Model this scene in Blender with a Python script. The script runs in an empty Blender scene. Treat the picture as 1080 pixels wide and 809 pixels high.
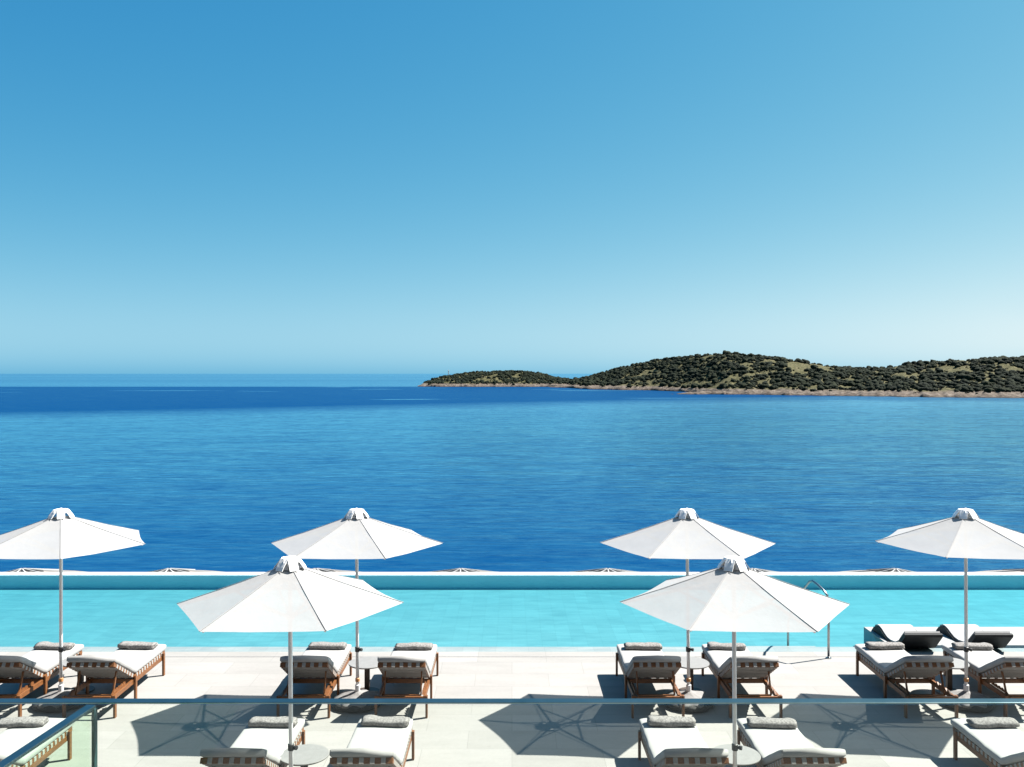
import bpy, bmesh, math, random
import numpy as np
from mathutils import Vector, Matrix, noise as mnoise

random.seed(7)
rng = np.random.default_rng(7)
R = math.radians
scene = bpy.context.scene
COL = scene.collection

# ------------------------------------------------------------------ camera
F = 950.0            # focal length in photo pixels (1080 wide)
EYE = 5.0            # eye height above the deck (deck is z = 0)
SEA_Z = -25.0
cam_d = bpy.data.cameras.new('camera')
cam_d.sensor_fit = 'HORIZONTAL'
cam_d.sensor_width = 36.0
cam_d.lens = F / 1080.0 * 36.0
cam_d.shift_y = -10.5 / 1080.0
cam_d.clip_start = 0.05
cam_d.clip_end = 400000.0
cam = bpy.data.objects.new('camera', cam_d)
COL.objects.link(cam)
cam.location = (0, 0, EYE)
cam.rotation_euler = (R(90), 0, 0)
scene.camera = cam

# ------------------------------------------------------------------ sky, sun, exposure
SUN_EL = 51.0        # degrees
SUN_AZ = 68.5        # degrees from +Y (view direction) towards +X (right)
world = bpy.data.worlds.new('World')
scene.world = world
world.use_nodes = True
wn = world.node_tree
wn.nodes.clear()
sky = wn.nodes.new('ShaderNodeTexSky')
sky.sky_type = 'NISHITA'
sky.sun_disc = False
sky.sun_elevation = R(SUN_EL)
sky.sun_rotation = R(SUN_AZ)
sky.altitude = 500
sky.air_density = 0.6
sky.dust_density = 1.0
sky.ozone_density = 1.0
bg = wn.nodes.new('ShaderNodeBackground')
bg.inputs['Strength'].default_value = 0.1
wo = wn.nodes.new('ShaderNodeOutputWorld')
# response of the photograph's deep polarised sky: each channel = gain * R^a * B^b of the physical sky
sp_ = wn.nodes.new('ShaderNodeSeparateColor')
cb_ = wn.nodes.new('ShaderNodeCombineColor')
wn.links.new(sky.outputs[0], sp_.inputs[0])
def wmath(op, x, y):
    n_ = wn.nodes.new('ShaderNodeMath'); n_.operation = op
    for i_, v_ in enumerate((x, y)):
        if isinstance(v_, (int, float)): n_.inputs[i_].default_value = v_
        else: wn.links.new(v_, n_.inputs[i_])
    return n_.outputs[0]
SKY_GAIN = 3.078
raw_r = wmath('MINIMUM', sp_.outputs[0], 6.0)      # highlights roll off towards the sun
raw_b = wmath('MINIMUM', sp_.outputs[2], 7.5)
for ch, (gain, pa, pb) in enumerate(((0.0143, 0.936, 1.144), (0.1745, 0.352, 0.504), (0.462, 0.129, 0.235))):
    v_ = wmath('MULTIPLY', wmath('POWER', raw_r, pa), wmath('POWER', raw_b, pb))
    wn.links.new(wmath('MULTIPLY', v_, gain * SKY_GAIN), cb_.inputs[ch])
wn.links.new(cb_.outputs[0], bg.inputs['Color'])
wn.links.new(bg.outputs[0], wo.inputs['Surface'])

SUN_DIR = Vector((math.cos(R(SUN_EL)) * math.sin(R(SUN_AZ)),
                  math.cos(R(SUN_EL)) * math.cos(R(SUN_AZ)),
                  math.sin(R(SUN_EL))))
sun_d = bpy.data.lights.new('sun', 'SUN')
sun_d.energy = 5.0
sun_d.angle = R(0.53)
sun_d.color = (1.0, 0.955, 0.89)
sun = bpy.data.objects.new('sun', sun_d)
COL.objects.link(sun)
sun.location = (30, 20, 40)
sun.rotation_euler = SUN_DIR.to_track_quat('Z', 'Y').to_euler()

scene.view_settings.view_transform = 'Standard'
scene.view_settings.look = 'None'
scene.view_settings.exposure = 1.7
scene.view_settings.gamma = 1.0
scene.view_settings.use_curve_mapping = False
scene.render.engine = 'CYCLES'
scene.cycles.max_bounces = 8
scene.cycles.transparent_max_bounces = 24

# ------------------------------------------------------------------ material helpers
def new_mat(name):
    m = bpy.data.materials.new(name)
    m.use_nodes = True
    nt = m.node_tree
    nt.nodes.clear()
    out = nt.nodes.new('ShaderNodeOutputMaterial')
    return m, nt, out

def N(nt, kind, **inputs):
    n = nt.nodes.new(kind)
    for k, v in inputs.items():
        key = k.replace('_', ' ')
        n.inputs[key if key in n.inputs else k].default_value = v
    return n

def ramp(nt, fac, stops, interp='LINEAR'):
    r = nt.nodes.new('ShaderNodeValToRGB')
    r.color_ramp.interpolation = interp
    e = r.color_ramp.elements
    while len(e) > 1:
        e.remove(e[-1])
    e[0].position, e[0].color = stops[0][0], (*stops[0][1], 1)
    for p, c in stops[1:]:
        x = e.new(p)
        x.color = (*c, 1)
    nt.links.new(fac, r.inputs['Fac'])
    return r.outputs['Color']

def coords(nt, scale=(1, 1, 1), rot=(0, 0, 0)):
    t = nt.nodes.new('ShaderNodeTexCoord')
    mp = nt.nodes.new('ShaderNodeMapping')
    mp.inputs['Scale'].default_value = scale
    mp.inputs['Rotation'].default_value = rot
    nt.links.new(t.outputs['Object'], mp.inputs['Vector'])
    return mp.outputs['Vector']

def noise(nt, vec, scale, detail=4, rough=0.5, dist=0.0):
    n = nt.nodes.new('ShaderNodeTexNoise')
    n.inputs['Scale'].default_value = scale
    n.inputs['Detail'].default_value = detail
    n.inputs['Roughness'].default_value = rough
    n.inputs['Distortion'].default_value = dist
    nt.links.new(vec, n.inputs['Vector'])
    return n.outputs['Fac']

def math_n(nt, op, a, b=None, c=None, clamp=False):
    m = nt.nodes.new('ShaderNodeMath')
    m.operation = op
    m.use_clamp = clamp
    for i, v in enumerate((a, b, c)):
        if v is None:
            continue
        if isinstance(v, (int, float)):
            m.inputs[i].default_value = v
        else:
            nt.links.new(v, m.inputs[i])
    return m.outputs[0]

def bump(nt, height, strength=0.3, dist=0.01):
    b = nt.nodes.new('ShaderNodeBump')
    b.inputs['Strength'].default_value = strength
    b.inputs['Distance'].default_value = dist
    nt.links.new(height, b.inputs['Height'])
    return b.outputs['Normal']

def simple(name, c0, c1, scale=6, rough=0.6, metallic=0.0, bump_s=0.0, bump_scale=60, bump_d=0.004, stretch=(1, 1, 1), spec=0.5):
    m, nt, out = new_mat(name)
    p = nt.nodes.new('ShaderNodeBsdfPrincipled')
    v = coords(nt, stretch)
    n = noise(nt, v, scale, 5, 0.6)
    nt.links.new(ramp(nt, n, [(0.3, c0), (0.7, c1)]), p.inputs['Base Color'])
    p.inputs['Roughness'].default_value = rough
    p.inputs['Metallic'].default_value = metallic
    p.inputs['Specular IOR Level'].default_value = spec
    if bump_s > 0:
        nt.links.new(bump(nt, noise(nt, v, bump_scale, 4), bump_s, bump_d), p.inputs['Normal'])
    nt.links.new(p.outputs[0], out.inputs['Surface'])
    return m

MAT = {}
MAT['teak'] = simple('teak', (0.09, 0.032, 0.008), (0.185, 0.07, 0.018), 5, 0.5, 0, 0.15, 30, 0.003, (14, 2, 14))
MAT['dark_wood'] = simple('dark_wood', (0.035, 0.022, 0.015), (0.06, 0.04, 0.026), 6, 0.55)
MAT['strap'] = simple('strap', (0.231, 0.222, 0.208), (0.277, 0.268, 0.254), 40, 0.85, 0, 0.3, 300, 0.001)
MAT['cushion'] = simple('cushion', (0.285, 0.283, 0.280), (0.308, 0.306, 0.303), 3, 0.9, 0, 0.25, 14, 0.008, spec=0.1)
MAT['towel'] = simple('towel', (0.095, 0.091, 0.088), (0.285, 0.275, 0.267), 40, 0.97, 0, 0.9, 120, 0.006, spec=0.0)
MAT['alu'] = simple('alu', (0.60, 0.60, 0.605), (0.68, 0.68, 0.685), 4, 0.4, 0.0)
MAT['steel'] = simple('steel', (0.24, 0.25, 0.26), (0.34, 0.35, 0.36), 8, 0.25, 1.0)
MAT['post_teal'] = simple('post_teal', (0.012, 0.04, 0.045), (0.02, 0.055, 0.06), 6, 0.35)
MAT['straw'] = simple('straw', (0.10, 0.085, 0.075), (0.2, 0.18, 0.165), 5, 0.9, 0, 0.6, 30, 0.02)
MAT['rail_metal'] = simple('rail_metal', (0.10, 0.165, 0.18), (0.17, 0.235, 0.25), 6, 0.3, 1.0)
MAT['black'] = simple('black', (0.012, 0.012, 0.014), (0.03, 0.03, 0.032), 9, 0.5)
MAT['brass'] = simple('brass', (0.4, 0.18, 0.06), (0.5, 0.24, 0.09), 9, 0.45)
MAT['table_top'] = simple('table_top', (0.177, 0.174, 0.169), (0.208, 0.205, 0.200), 16, 0.5)
MAT['base_dark'] = simple('base_dark', (0.017, 0.017, 0.020), (0.042, 0.041, 0.038), 7, 0.8, 0, 0.4, 18, 0.02)
MAT['base_cover'] = simple('base_cover', (0.139, 0.136, 0.132), (0.208, 0.204, 0.200), 5, 0.85, 0, 0.4, 16, 0.02)
MAT['vent_grey'] = simple('vent_grey', (0.120, 0.126, 0.144), (0.432, 0.444, 0.480), 14, 0.8)
MAT['wicker'] = simple('wicker', (0.009, 0.011, 0.013), (0.022, 0.025, 0.028), 40, 0.6, 0, 0.5, 90, 0.004, (1, 1, 1), 0.15)
MAT['white_paint'] = simple('white_paint', (0.308, 0.308, 0.305), (0.339, 0.339, 0.336), 2, 0.6)
MAT['plaster'] = simple('plaster', (0.270, 0.261, 0.243), (0.315, 0.306, 0.288), 0.6, 0.85, 0, 0.2, 20, 0.01)
MAT['slot'] = simple('slot', (0.16, 0.155, 0.15), (0.26, 0.25, 0.24), 30, 0.5)

def make_canopy_mat(name='canopy_fabric', through=0.05, open_=0.10):
    m, nt, out = new_mat(name)
    v = coords(nt)
    n = noise(nt, v, 3.0, 4)
    col = ramp(nt, n, [(0.3, (0.320, 0.318, 0.316)), (0.7, (0.339, 0.337, 0.335))])
    nrm = bump(nt, noise(nt, v, 5.0, 4, 0.55), 0.25, 0.02)
    d = N(nt, 'ShaderNodeBsdfDiffuse')
    t = N(nt, 'ShaderNodeBsdfTranslucent')
    tr = N(nt, 'ShaderNodeBsdfTransparent', Color=(0.92, 0.97, 1.0, 1))
    for s in (d, t):
        nt.links.new(col, s.inputs['Color'])
        nt.links.new(nrm, s.inputs['Normal'])
    a = N(nt, 'ShaderNodeMixShader', Fac=through)
    nt.links.new(d.outputs[0], a.inputs[1]); nt.links.new(t.outputs[0], a.inputs[2])
    b = N(nt, 'ShaderNodeMixShader', Fac=open_)
    nt.links.new(a.outputs[0], b.inputs[1]); nt.links.new(tr.outputs[0], b.inputs[2])
    nt.links.new(b.outputs[0], out.inputs['Surface'])
    return m
MAT['canopy'] = make_canopy_mat()
MAT['cap_fabric'] = simple('cap_fabric', (0.76, 0.76, 0.76), (0.82, 0.82, 0.82), 5, 0.9)
def make_vent_mat():
    m, nt, out = new_mat('vent_mesh')
    d = N(nt, 'ShaderNodeBsdfDiffuse', Color=(0.3, 0.305, 0.32, 1))
    t = N(nt, 'ShaderNodeBsdfTransparent')
    mx = N(nt, 'ShaderNodeMixShader', Fac=0.75)
    nt.links.new(d.outputs[0], mx.inputs[1]); nt.links.new(t.outputs[0], mx.inputs[2])
    nt.links.new(mx.outputs[0], out.inputs['Surface'])
    return m
MAT['vent_grey'] = make_vent_mat()

def make_deck_mat():
    m, nt, out = new_mat('pale_stone_tiles')
    p = nt.nodes.new('ShaderNodeBsdfPrincipled')
    v = coords(nt)
    br = nt.nodes.new('ShaderNodeTexBrick')
    nt.links.new(v, br.inputs['Vector'])
    br.offset = 0.5
    br.inputs['Scale'].default_value = 1.0
    br.inputs['Brick Width'].default_value = 1.2
    br.inputs['Row Height'].default_value = 0.6
    br.inputs['Mortar Size'].default_value = 0.004
    br.inputs['Mortar Smooth'].default_value = 0.4
    br.inputs['Color1'].default_value = (0.233, 0.226, 0.215, 1)
    br.inputs['Color2'].default_value = (0.263, 0.255, 0.245, 1)
    br.inputs['Mortar'].default_value = (0.185, 0.18, 0.172, 1)
    n = noise(nt, coords(nt, (1, 3.5, 1)), 0.9, 6, 0.65)
    n2 = noise(nt, v, 18, 4, 0.6)
    mul = ramp(nt, n, [(0.25, (0.88, 0.88, 0.88)), (0.55, (1, 1, 1)), (0.8, (1.04, 1.035, 1.02))])
    mx = nt.nodes.new('ShaderNodeMix'); mx.data_type = 'RGBA'; mx.blend_type = 'MULTIPLY'
    mx.inputs['Factor'].default_value = 1.0
    nt.links.new(br.outputs['Color'], mx.inputs['A']); nt.links.new(mul, mx.inputs['B'])
    mx2 = nt.nodes.new('ShaderNodeMix'); mx2.data_type = 'RGBA'; mx2.blend_type = 'MULTIPLY'
    mx2.inputs['Factor'].default_value = 1.0
    nt.links.new(mx.outputs['Result'], mx2.inputs['A'])
    nt.links.new(ramp(nt, n2, [(0.3, (0.95, 0.95, 0.95)), (0.6, (1, 1, 1))]), mx2.inputs['B'])
    nt.links.new(mx2.outputs['Result'], p.inputs['Base Color'])
    p.inputs['Roughness'].default_value = 0.75
    p.inputs['Specular IOR Level'].default_value = 0.2
    nt.links.new(bump(nt, n2, 0.1, 0.003), p.inputs['Normal'])
    nt.links.new(p.outputs[0], out.inputs['Surface'])
    return m
MAT['deck'] = make_deck_mat()

def make_pool_tile():
    m, nt, out = new_mat('pool_stone_tiles')
    p = nt.nodes.new('ShaderNodeBsdfPrincipled')
    v = coords(nt)
    br = nt.nodes.new('ShaderNodeTexBrick')
    nt.links.new(v, br.inputs['Vector'])
    br.offset = 0.0
    br.inputs['Scale'].default_value = 1.0
    br.inputs['Brick Width'].default_value = 0.3
    br.inputs['Row Height'].default_value = 0.6
    br.inputs['Mortar Size'].default_value = 0.003
    br.inputs['Color1'].default_value = (0.250, 0.248, 0.242, 1)
    br.inputs['Color2'].default_value = (0.274, 0.272, 0.264, 1)
    br.inputs['Mortar'].default_value = (0.212, 0.212, 0.209, 1)
    n = noise(nt, coords(nt, (0.5, 2.2, 1)), 2.2, 5, 0.65, 0.6)
    mx = nt.nodes.new('ShaderNodeMix'); mx.data_type = 'RGBA'; mx.blend_type = 'MULTIPLY'
    mx.inputs['Factor'].default_value = 1.0
    nt.links.new(br.outputs['Color'], mx.inputs['A'])
    nt.links.new(ramp(nt, n, [(0.3, (0.74, 0.80, 0.82)), (0.7, (1.06, 1.05, 1.04))]), mx.inputs['B'])
    nt.links.new(mx.outputs['Result'], p.inputs['Base Color'])
    p.inputs['Roughness'].default_value = 0.7
    nt.links.new(p.outputs[0], out.inputs['Surface'])
    return m
MAT['pool_tile'] = make_pool_tile()

def clear_mat(name, absorb, density, ior=1.33, wave=None, gloss=(1, 1, 1)):
    """clear body: fresnel mix of see-through and mirror, coloured by absorption with depth"""
    m, nt, out = new_mat(name)
    fr = N(nt, 'ShaderNodeFresnel', IOR=ior)
    tr = N(nt, 'ShaderNodeBsdfTransparent')
    gl = N(nt, 'ShaderNodeBsdfGlossy', Roughness=0.03, Color=(*gloss, 1))
    if wave:
        v = coords(nt, (0.7, 1, 1))
        n1 = noise(nt, v, wave, 3, 0.5, 0.4)
        nrm = bump(nt, n1, 0.5, 0.02)
        nt.links.new(nrm, fr.inputs['Normal']); nt.links.new(nrm, gl.inputs['Normal'])
    mx = nt.nodes.new('ShaderNodeMixShader')
    ge = nt.nodes.new('ShaderNodeNewGeometry')      # mirror only where light enters the body
    nt.links.new(math_n(nt, 'MULTIPLY', fr.outputs[0], math_n(nt, 'SUBTRACT', 1.0, ge.outputs['Backfacing'])), mx.inputs['Fac'])
    nt.links.new(tr.outputs[0], mx.inputs[1]); nt.links.new(gl.outputs[0], mx.inputs[2])
    nt.links.new(mx.outputs[0], out.inputs['Surface'])
    ab = N(nt, 'ShaderNodeVolumeAbsorption', Color=(*absorb, 1), Density=density)
    nt.links.new(ab.outputs[0], out.inputs['Volume'])
    return m
MAT['pool_water'] = clear_mat('pool_water', (0.0, 0.86, 0.958), 0.84, 1.33, 2.2, (0.15, 0.4, 0.5))
MAT['glass'] = clear_mat('balustrade_glass', (0.42, 0.90, 0.50), 9.0, 1.45, None, (0.45, 0.55, 0.6))

def make_sea_mat():
    m, nt, out = new_mat('sea_water')
    t = nt.nodes.new('ShaderNodeTexCoord')
    def mp(scale, rot=0.0):
        q = nt.nodes.new('ShaderNodeMapping')
        q.inputs['Scale'].default_value = scale
        q.inputs['Rotation'].default_value = (0, 0, rot)
        nt.links.new(t.outputs['Object'], q.inputs['Vector'])
        return q.outputs['Vector']
    sep = nt.nodes.new('ShaderNodeSeparateXYZ')
    nt.links.new(t.outputs['Object'], sep.inputs[0])
    # distance out to sea, warped, drives the bands of ruffled and calm water
    warp = noise(nt, mp((0.0007, 0.0016, 1)), 1.0, 5, 0.55)
    yy = math_n(nt, 'ADD', sep.outputs['Y'], math_n(nt, 'MULTIPLY', sep.outputs['X'], -0.55))
    yy = math_n(nt, 'ADD', yy, math_n(nt, 'MULTIPLY', math_n(nt, 'SUBTRACT', warp, 0.5), 420.0))
    near = math_n(nt, 'DIVIDE', math_n(nt, 'SUBTRACT', yy, 760.0), 230.0, clamp=True)
    near = math_n(nt, 'MAXIMUM', near, math_n(nt, 'MULTIPLY', math_n(nt, 'DIVIDE', math_n(nt, 'SUBTRACT', sep.outputs['Y'], 860.0), 180.0, clamp=True), 0.62))
    far = math_n(nt, 'SUBTRACT', 1.0, math_n(nt, 'DIVIDE', math_n(nt, 'SUBTRACT', sep.outputs['Y'], 2020.0), 120.0, clamp=True))
    slick = noise(nt, mp((0.0011, 0.005, 1), 0.06), 1.0, 5, 0.6, 1.6)
    sl = math_n(nt, 'SUBTRACT', 1.0, math_n(nt, 'DIVIDE', math_n(nt, 'SUBTRACT', slick, 0.63), 0.03, clamp=True))
    band = math_n(nt, 'MULTIPLY', math_n(nt, 'MULTIPLY', near, far), sl)
    # waves
    w1 = noise(nt, mp((0.10, 0.36, 1), 0.05), 1.0, 4, 0.55, 0.3)
    w2 = noise(nt, mp((0.32, 1.0, 1), -0.08), 1.0, 3, 0.55, 0.2)
    w3 = noise(nt, mp((0.02, 0.07, 1), 0.02), 1.0, 3, 0.5, 0.2)
    h = math_n(nt, 'ADD', math_n(nt, 'MULTIPLY', w1, 0.8), math_n(nt, 'MULTIPLY', w2, 0.3))
    h = math_n(nt, 'ADD', h, math_n(nt, 'MULTIPLY', w3, 1.6))
    b = nt.nodes.new('ShaderNodeBump')
    b.inputs['Strength'].default_value = 1.0
    b.inputs['Distance'].default_value = 0.36
    nt.links.new(h, b.inputs['Height'])
    nrm = b.outputs['Normal']
    df = N(nt, 'ShaderNodeBsdfDiffuse', Color=(0.0006, 0.0265, 0.092, 1))
    gl = N(nt, 'ShaderNodeBsdfGlossy', Color=(0.48, 0.89, 1.0, 1))
    rr = math_n(nt, 'ADD', 0.09, math_n(nt, 'MULTIPLY', math_n(nt, 'DIVIDE', math_n(nt, 'SUBTRACT', sep.outputs['Y'], 180.0), 700.0, clamp=True), 0.10))
    nt.links.new(rr, gl.inputs['Roughness'])
    fr = N(nt, 'ShaderNodeFresnel', IOR=1.33)
    nt.links.new(nrm, gl.inputs['Normal'])
    # cat's-paws: long streaks where the breeze roughens the surface and it mirrors less sky
    s1 = noise(nt, mp((0.018, 0.065, 1), 0.02), 1.0, 5, 0.62, 0.5)
    s2 = noise(nt, mp((0.10, 0.32, 1), -0.03), 1.0, 4, 0.65, 0.6)
    s3 = noise(nt, mp((0.22, 0.85, 1), 0.04), 1.0, 3, 0.6, 0.4)
    st = math_n(nt, 'ADD', math_n(nt, 'MULTIPLY', s1, 1.2), math_n(nt, 'MULTIPLY', s2, 2.2))
    st = math_n(nt, 'ADD', st, math_n(nt, 'MULTIPLY', s3, 1.6))
    st = math_n(nt, 'MAXIMUM', math_n(nt, 'SUBTRACT', st, 1.5), 0.1)
    fac = math_n(nt, 'MULTIPLY', math_n(nt, 'POWER', fr.outputs[0], 1.15), math_n(nt, 'SUBTRACT', 1.24, math_n(nt, 'MULTIPLY', band, 1.07)))
    cap = math_n(nt, 'ADD', 0.80, math_n(nt, 'MULTIPLY', math_n(nt, 'SUBTRACT', 1.0, far), 0.16))
    fac = math_n(nt, 'MULTIPLY', math_n(nt, 'MINIMUM', fac, cap), st, clamp=True)
    off = noise(nt, mp((0.00012, 0.0009, 1), 0.01), 1.0, 4, 0.6, 0.3)
    fac = math_n(nt, 'MULTIPLY', fac, math_n(nt, 'ADD', math_n(nt, 'ADD', 0.42, math_n(nt, 'MULTIPLY', off, 0.6)), math_n(nt, 'MULTIPLY', far, 0.26)))
    mx = nt.nodes.new('ShaderNodeMixShader')
    nt.links.new(fac, mx.inputs['Fac'])
    nt.links.new(df.outputs[0], mx.inputs[1]); nt.links.new(gl.outputs[0], mx.inputs[2])
    nt.links.new(mx.outputs[0], out.inputs['Surface'])
    return m
MAT['sea'] = make_sea_mat()

def make_hill_mat():
    m, nt, out = new_mat('dry_hillside')
    p = nt.nodes.new('ShaderNodeBsdfPrincipled')
    g = nt.nodes.new('ShaderNodeNewGeometry')
    sep = nt.nodes.new('ShaderNodeSeparateXYZ')
    nt.links.new(g.outputs['Position'], sep.inputs[0])
    v = coords(nt)
    n = noise(nt, v, 0.03, 6, 0.65)
    n2 = noise(nt, v, 0.16, 5, 0.7)
    soil = ramp(nt, n2, [(0.3, (0.032, 0.032, 0.014)), (0.5, (0.066, 0.063, 0.028)), (0.72, (0.119, 0.101, 0.059))])
    rock = ramp(nt, n2, [(0.3, (0.035, 0.027, 0.022)), (0.5, (0.09, 0.072, 0.058)), (0.72, (0.19, 0.16, 0.135))])
    zz = math_n(nt, 'ADD', sep.outputs['Z'], math_n(nt, 'MULTIPLY', math_n(nt, 'SUBTRACT', n, 0.5), 9.0))
    fac = math_n(nt, 'DIVIDE', math_n(nt, 'SUBTRACT', zz, SEA_Z + 6.0), 2.5, clamp=True)
    mx = nt.nodes.new('ShaderNodeMix'); mx.data_type = 'RGBA'
    nt.links.new(fac, mx.inputs['Factor'])
    nt.links.new(rock, mx.inputs['A']); nt.links.new(soil, mx.inputs['B'])
    # dark wet line at the water
    wet = math_n(nt, 'DIVIDE', math_n(nt, 'SUBTRACT', sep.outputs['Z'], SEA_Z + 0.5), 0.7, clamp=True)
    mx2 = nt.nodes.new('ShaderNodeMix'); mx2.data_type = 'RGBA'
    mx2.inputs['A'].default_value = (0.04, 0.032, 0.03, 1)
    nt.links.new(wet, mx2.inputs['Factor']); nt.links.new(mx.outputs['Result'], mx2.inputs['B'])
    nt.links.new(mx2.outputs['Result'], p.inputs['Base Color'])
    p.inputs['Roughness'].default_value = 0.95
    p.inputs['Specular IOR Level'].default_value = 0.1
    nt.links.new(bump(nt, n2, 1.0, 3.0), p.inputs['Normal'])
    nt.links.new(p.outputs[0], out.inputs['Surface'])
    return m
MAT['hill'] = make_hill_mat()

def make_scrub_mat():
    m, nt, out = new_mat('scrub_leaves')
    p = nt.nodes.new('ShaderNodeBsdfPrincipled')
    v = coords(nt)
    n = noise(nt, v, 0.05, 3, 0.6)
    n2 = noise(nt, v, 0.5, 4, 0.7)
    a = math_n(nt, 'ADD', math_n(nt, 'MULTIPLY', n, 0.6), math_n(nt, 'MULTIPLY', n2, 0.4))
    nt.links.new(ramp(nt, a, [(0.35, (0.004, 0.007, 0.005)), (0.5, (0.009, 0.014, 0.007)), (0.68, (0.023, 0.027, 0.012))]), p.inputs['Base Color'])
    p.inputs['Roughness'].default_value = 0.9
    p.inputs['Specular IOR Level'].default_value = 0.1
    nt.links.new(bump(nt, n2, 1.0, 1.5), p.inputs['Normal'])
    nt.links.new(p.outputs[0], out.inputs['Surface'])
    return m
MAT['scrub'] = make_scrub_mat()

# ------------------------------------------------------------------ object helpers
def obj(name, bm, mat, parent=None, loc=None, smooth=False):
    me = bpy.data.meshes.new(name)
    bmesh.ops.recalc_face_normals(bm, faces=bm.faces[:])
    bm.to_mesh(me)
    bm.free()
    if smooth:
        for p in me.polygons:
            p.use_smooth = True
    me.materials.append(mat)
    o = bpy.data.objects.new(name, me)
    COL.objects.link(o)
    if loc is not None:
        o.location = loc
    if parent is not None:
        o.parent = parent
    return o

def tag(o, label=None, cat=None, group=None, kind=None):
    if label: o['label'] = label
    if cat: o['category'] = cat
    if group: o['group'] = group
    if kind: o['kind'] = kind
    return o

def empty(name, loc=(0, 0, 0), rz=0.0):
    o = bpy.data.objects.new(name, None)
    COL.objects.link(o)
    o.location = loc
    o.rotation_euler = (0, 0, rz)
    o.empty_display_size = 0.2
    return o

KIDS = {}
def kids(o):
    return [c for c in COL.objects if c.parent == o]

def copy_tree(o, parent=None):
    c = o.copy()
    COL.objects.link(c)
    if parent is not None:
        c.parent = parent
    for ch in kids(o):
        copy_tree(ch, c)
    return c

def box(bm, c, s, rot=None, bev=0.0):
    """box centred c with full sizes s"""
    M = Matrix.Translation(Vector(c)) @ (rot.to_4x4() if rot else Matrix.Identity(4)) @ Matrix.Diagonal((s[0], s[1], s[2], 1))
    g = bmesh.ops.create_cube(bm, size=1.0, matrix=M)
    if bev > 0:
        es = {e for v in g['verts'] for e in v.link_edges}
        bmesh.ops.bevel(bm, geom=list(es), offset=bev, segments=2, affect='EDGES', profile=0.5)

def bar(bm, a, b, w, h, bev=0.0, up=Vector((0, 0, 1))):
    """rectangular bar from a to b: width w (sideways), height h (towards up)"""
    a, b = Vector(a), Vector(b)
    d = b - a
    L = d.length
    d.normalize()
    x = d.cross(up)
    if x.length < 1e-5:
        x = Vector((1, 0, 0))
    x.normalize()
    z = x.cross(d)
    rot = Matrix((x, d, z)).transposed()
    box(bm, (a + b) / 2, (w, L, h), rot, bev)

def sweep(bm, pts, rad, seg=10, cap=True):
    """round tube through points"""
    pts = [Vector(p) for p in pts]
    rings = []
    ref = Vector((0.13, 0.31, 0.94)).normalized()
    for i, p in enumerate(pts):
        d = (pts[min(i + 1, len(pts) - 1)] - pts[max(i - 1, 0)]).normalized()
        x = d.cross(ref)
        if x.length < 0.05:
            x = d.cross(Vector((1, 0, 0)))
        x.normalize()
        y = d.cross(x)
        r = rad[i] if isinstance(rad, (list, tuple)) else rad
        rings.append([bm.verts.new(p + x * (r * math.cos(2 * math.pi * k / seg)) + y * (r * math.sin(2 * math.pi * k / seg))) for k in range(seg)])
    for a, b in zip(rings, rings[1:]):
        for k in range(seg):
            bm.faces.new((a[k], a[(k + 1) % seg], b[(k + 1) % seg], b[k]))
    if cap:
        bm.faces.new(rings[0][::-1]); bm.faces.new(rings[-1])

def lathe(bm, prof, seg=32, centre=(0, 0), wob=None):
    rings = []
    for (r, z) in prof:
        ring = []
        for k in range(seg):
            a = 2 * math.pi * k / seg
            rr = r * (1 + (wob(a, z) if wob else 0))
            ring.append(bm.verts.new((centre[0] + rr * math.cos(a), centre[1] + rr * math.sin(a), z)))
        rings.append(ring)
    for a, b in zip(rings, rings[1:]):
        for k in range(seg):
            bm.faces.new((a[k], a[(k + 1) % seg], b[(k + 1) % seg], b[k]))
    bm.faces.new(rings[0][::-1]); bm.faces.new(rings[-1])

def prism_x(bm, prof, x0, x1):
    """closed (y,z) outline extruded along x"""
    a = [bm.verts.new((x0, y, z)) for y, z in prof]
    b = [bm.verts.new((x1, y, z)) for y, z in prof]
    n = len(prof)
    for i in range(n):
        bm.faces.new((a[i], a[(i + 1) % n], b[(i + 1) % n], b[i]))
    bm.faces.new(a[::-1]); bm.faces.new(b)

# ------------------------------------------------------------------ setting
DECK_END = 16.19
WALL_Y = 22.40
WEIR_Y = 22.69
FLOOR_Z = -0.352

bm = bmesh.new(); box(bm, (0, (DECK_END - 7) / 2, -0.2), (90, DECK_END + 7, 0.4))
tag(obj('deck', bm, MAT['deck']), kind='structure')
bm = bmesh.new(); box(bm, (0, 15.9, 0.0025), (90, 0.022, 0.003))
tag(obj('drain_slot', bm, MAT['slot']), kind='structure')

# pool shell: shallow shelf, floor, far weir wall
bm = bmesh.new()
box(bm, (0, (DECK_END + 16.66) / 2 + 0.01, -0.25), (90, 0.46, 0.39))            # shelf top -0.055
box(bm, (0, (16.66 + WALL_Y) / 2 + 0.01, FLOOR_Z - 0.1), (90, WALL_Y - 16.66, 0.2))
tag(obj('pool_floor', bm, MAT['pool_tile']), kind='structure')
bm = bmesh.new(); box(bm, (0, (WALL_Y + WEIR_Y) / 2, -1.7), (90, WEIR_Y - WALL_Y, 3.4), bev=0.01)
MAT['pool_wall'] = simple('pool_wall', (0.72, 0.72, 0.71), (0.8, 0.8, 0.79), 1.2, 0.6)
weir = obj('pool_edge_wall', bm, MAT['pool_wall'])
tag(weir, 'long white overflow wall along the far edge of the infinity pool', 'pool wall')
MAT['wall_mosaic'] = simple('wall_mosaic', (0.44, 0.74, 0.8), (0.52, 0.8, 0.85), 3, 0.5)  # blue cast of the wall's shade, painted into the colour
bm = bmesh.new(); box(bm, (0, WALL_Y - 0.012, -0.2), (89.8, 0.018, 0.36))  # thin sheet added over the shaded inner face to carry the blue
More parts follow.
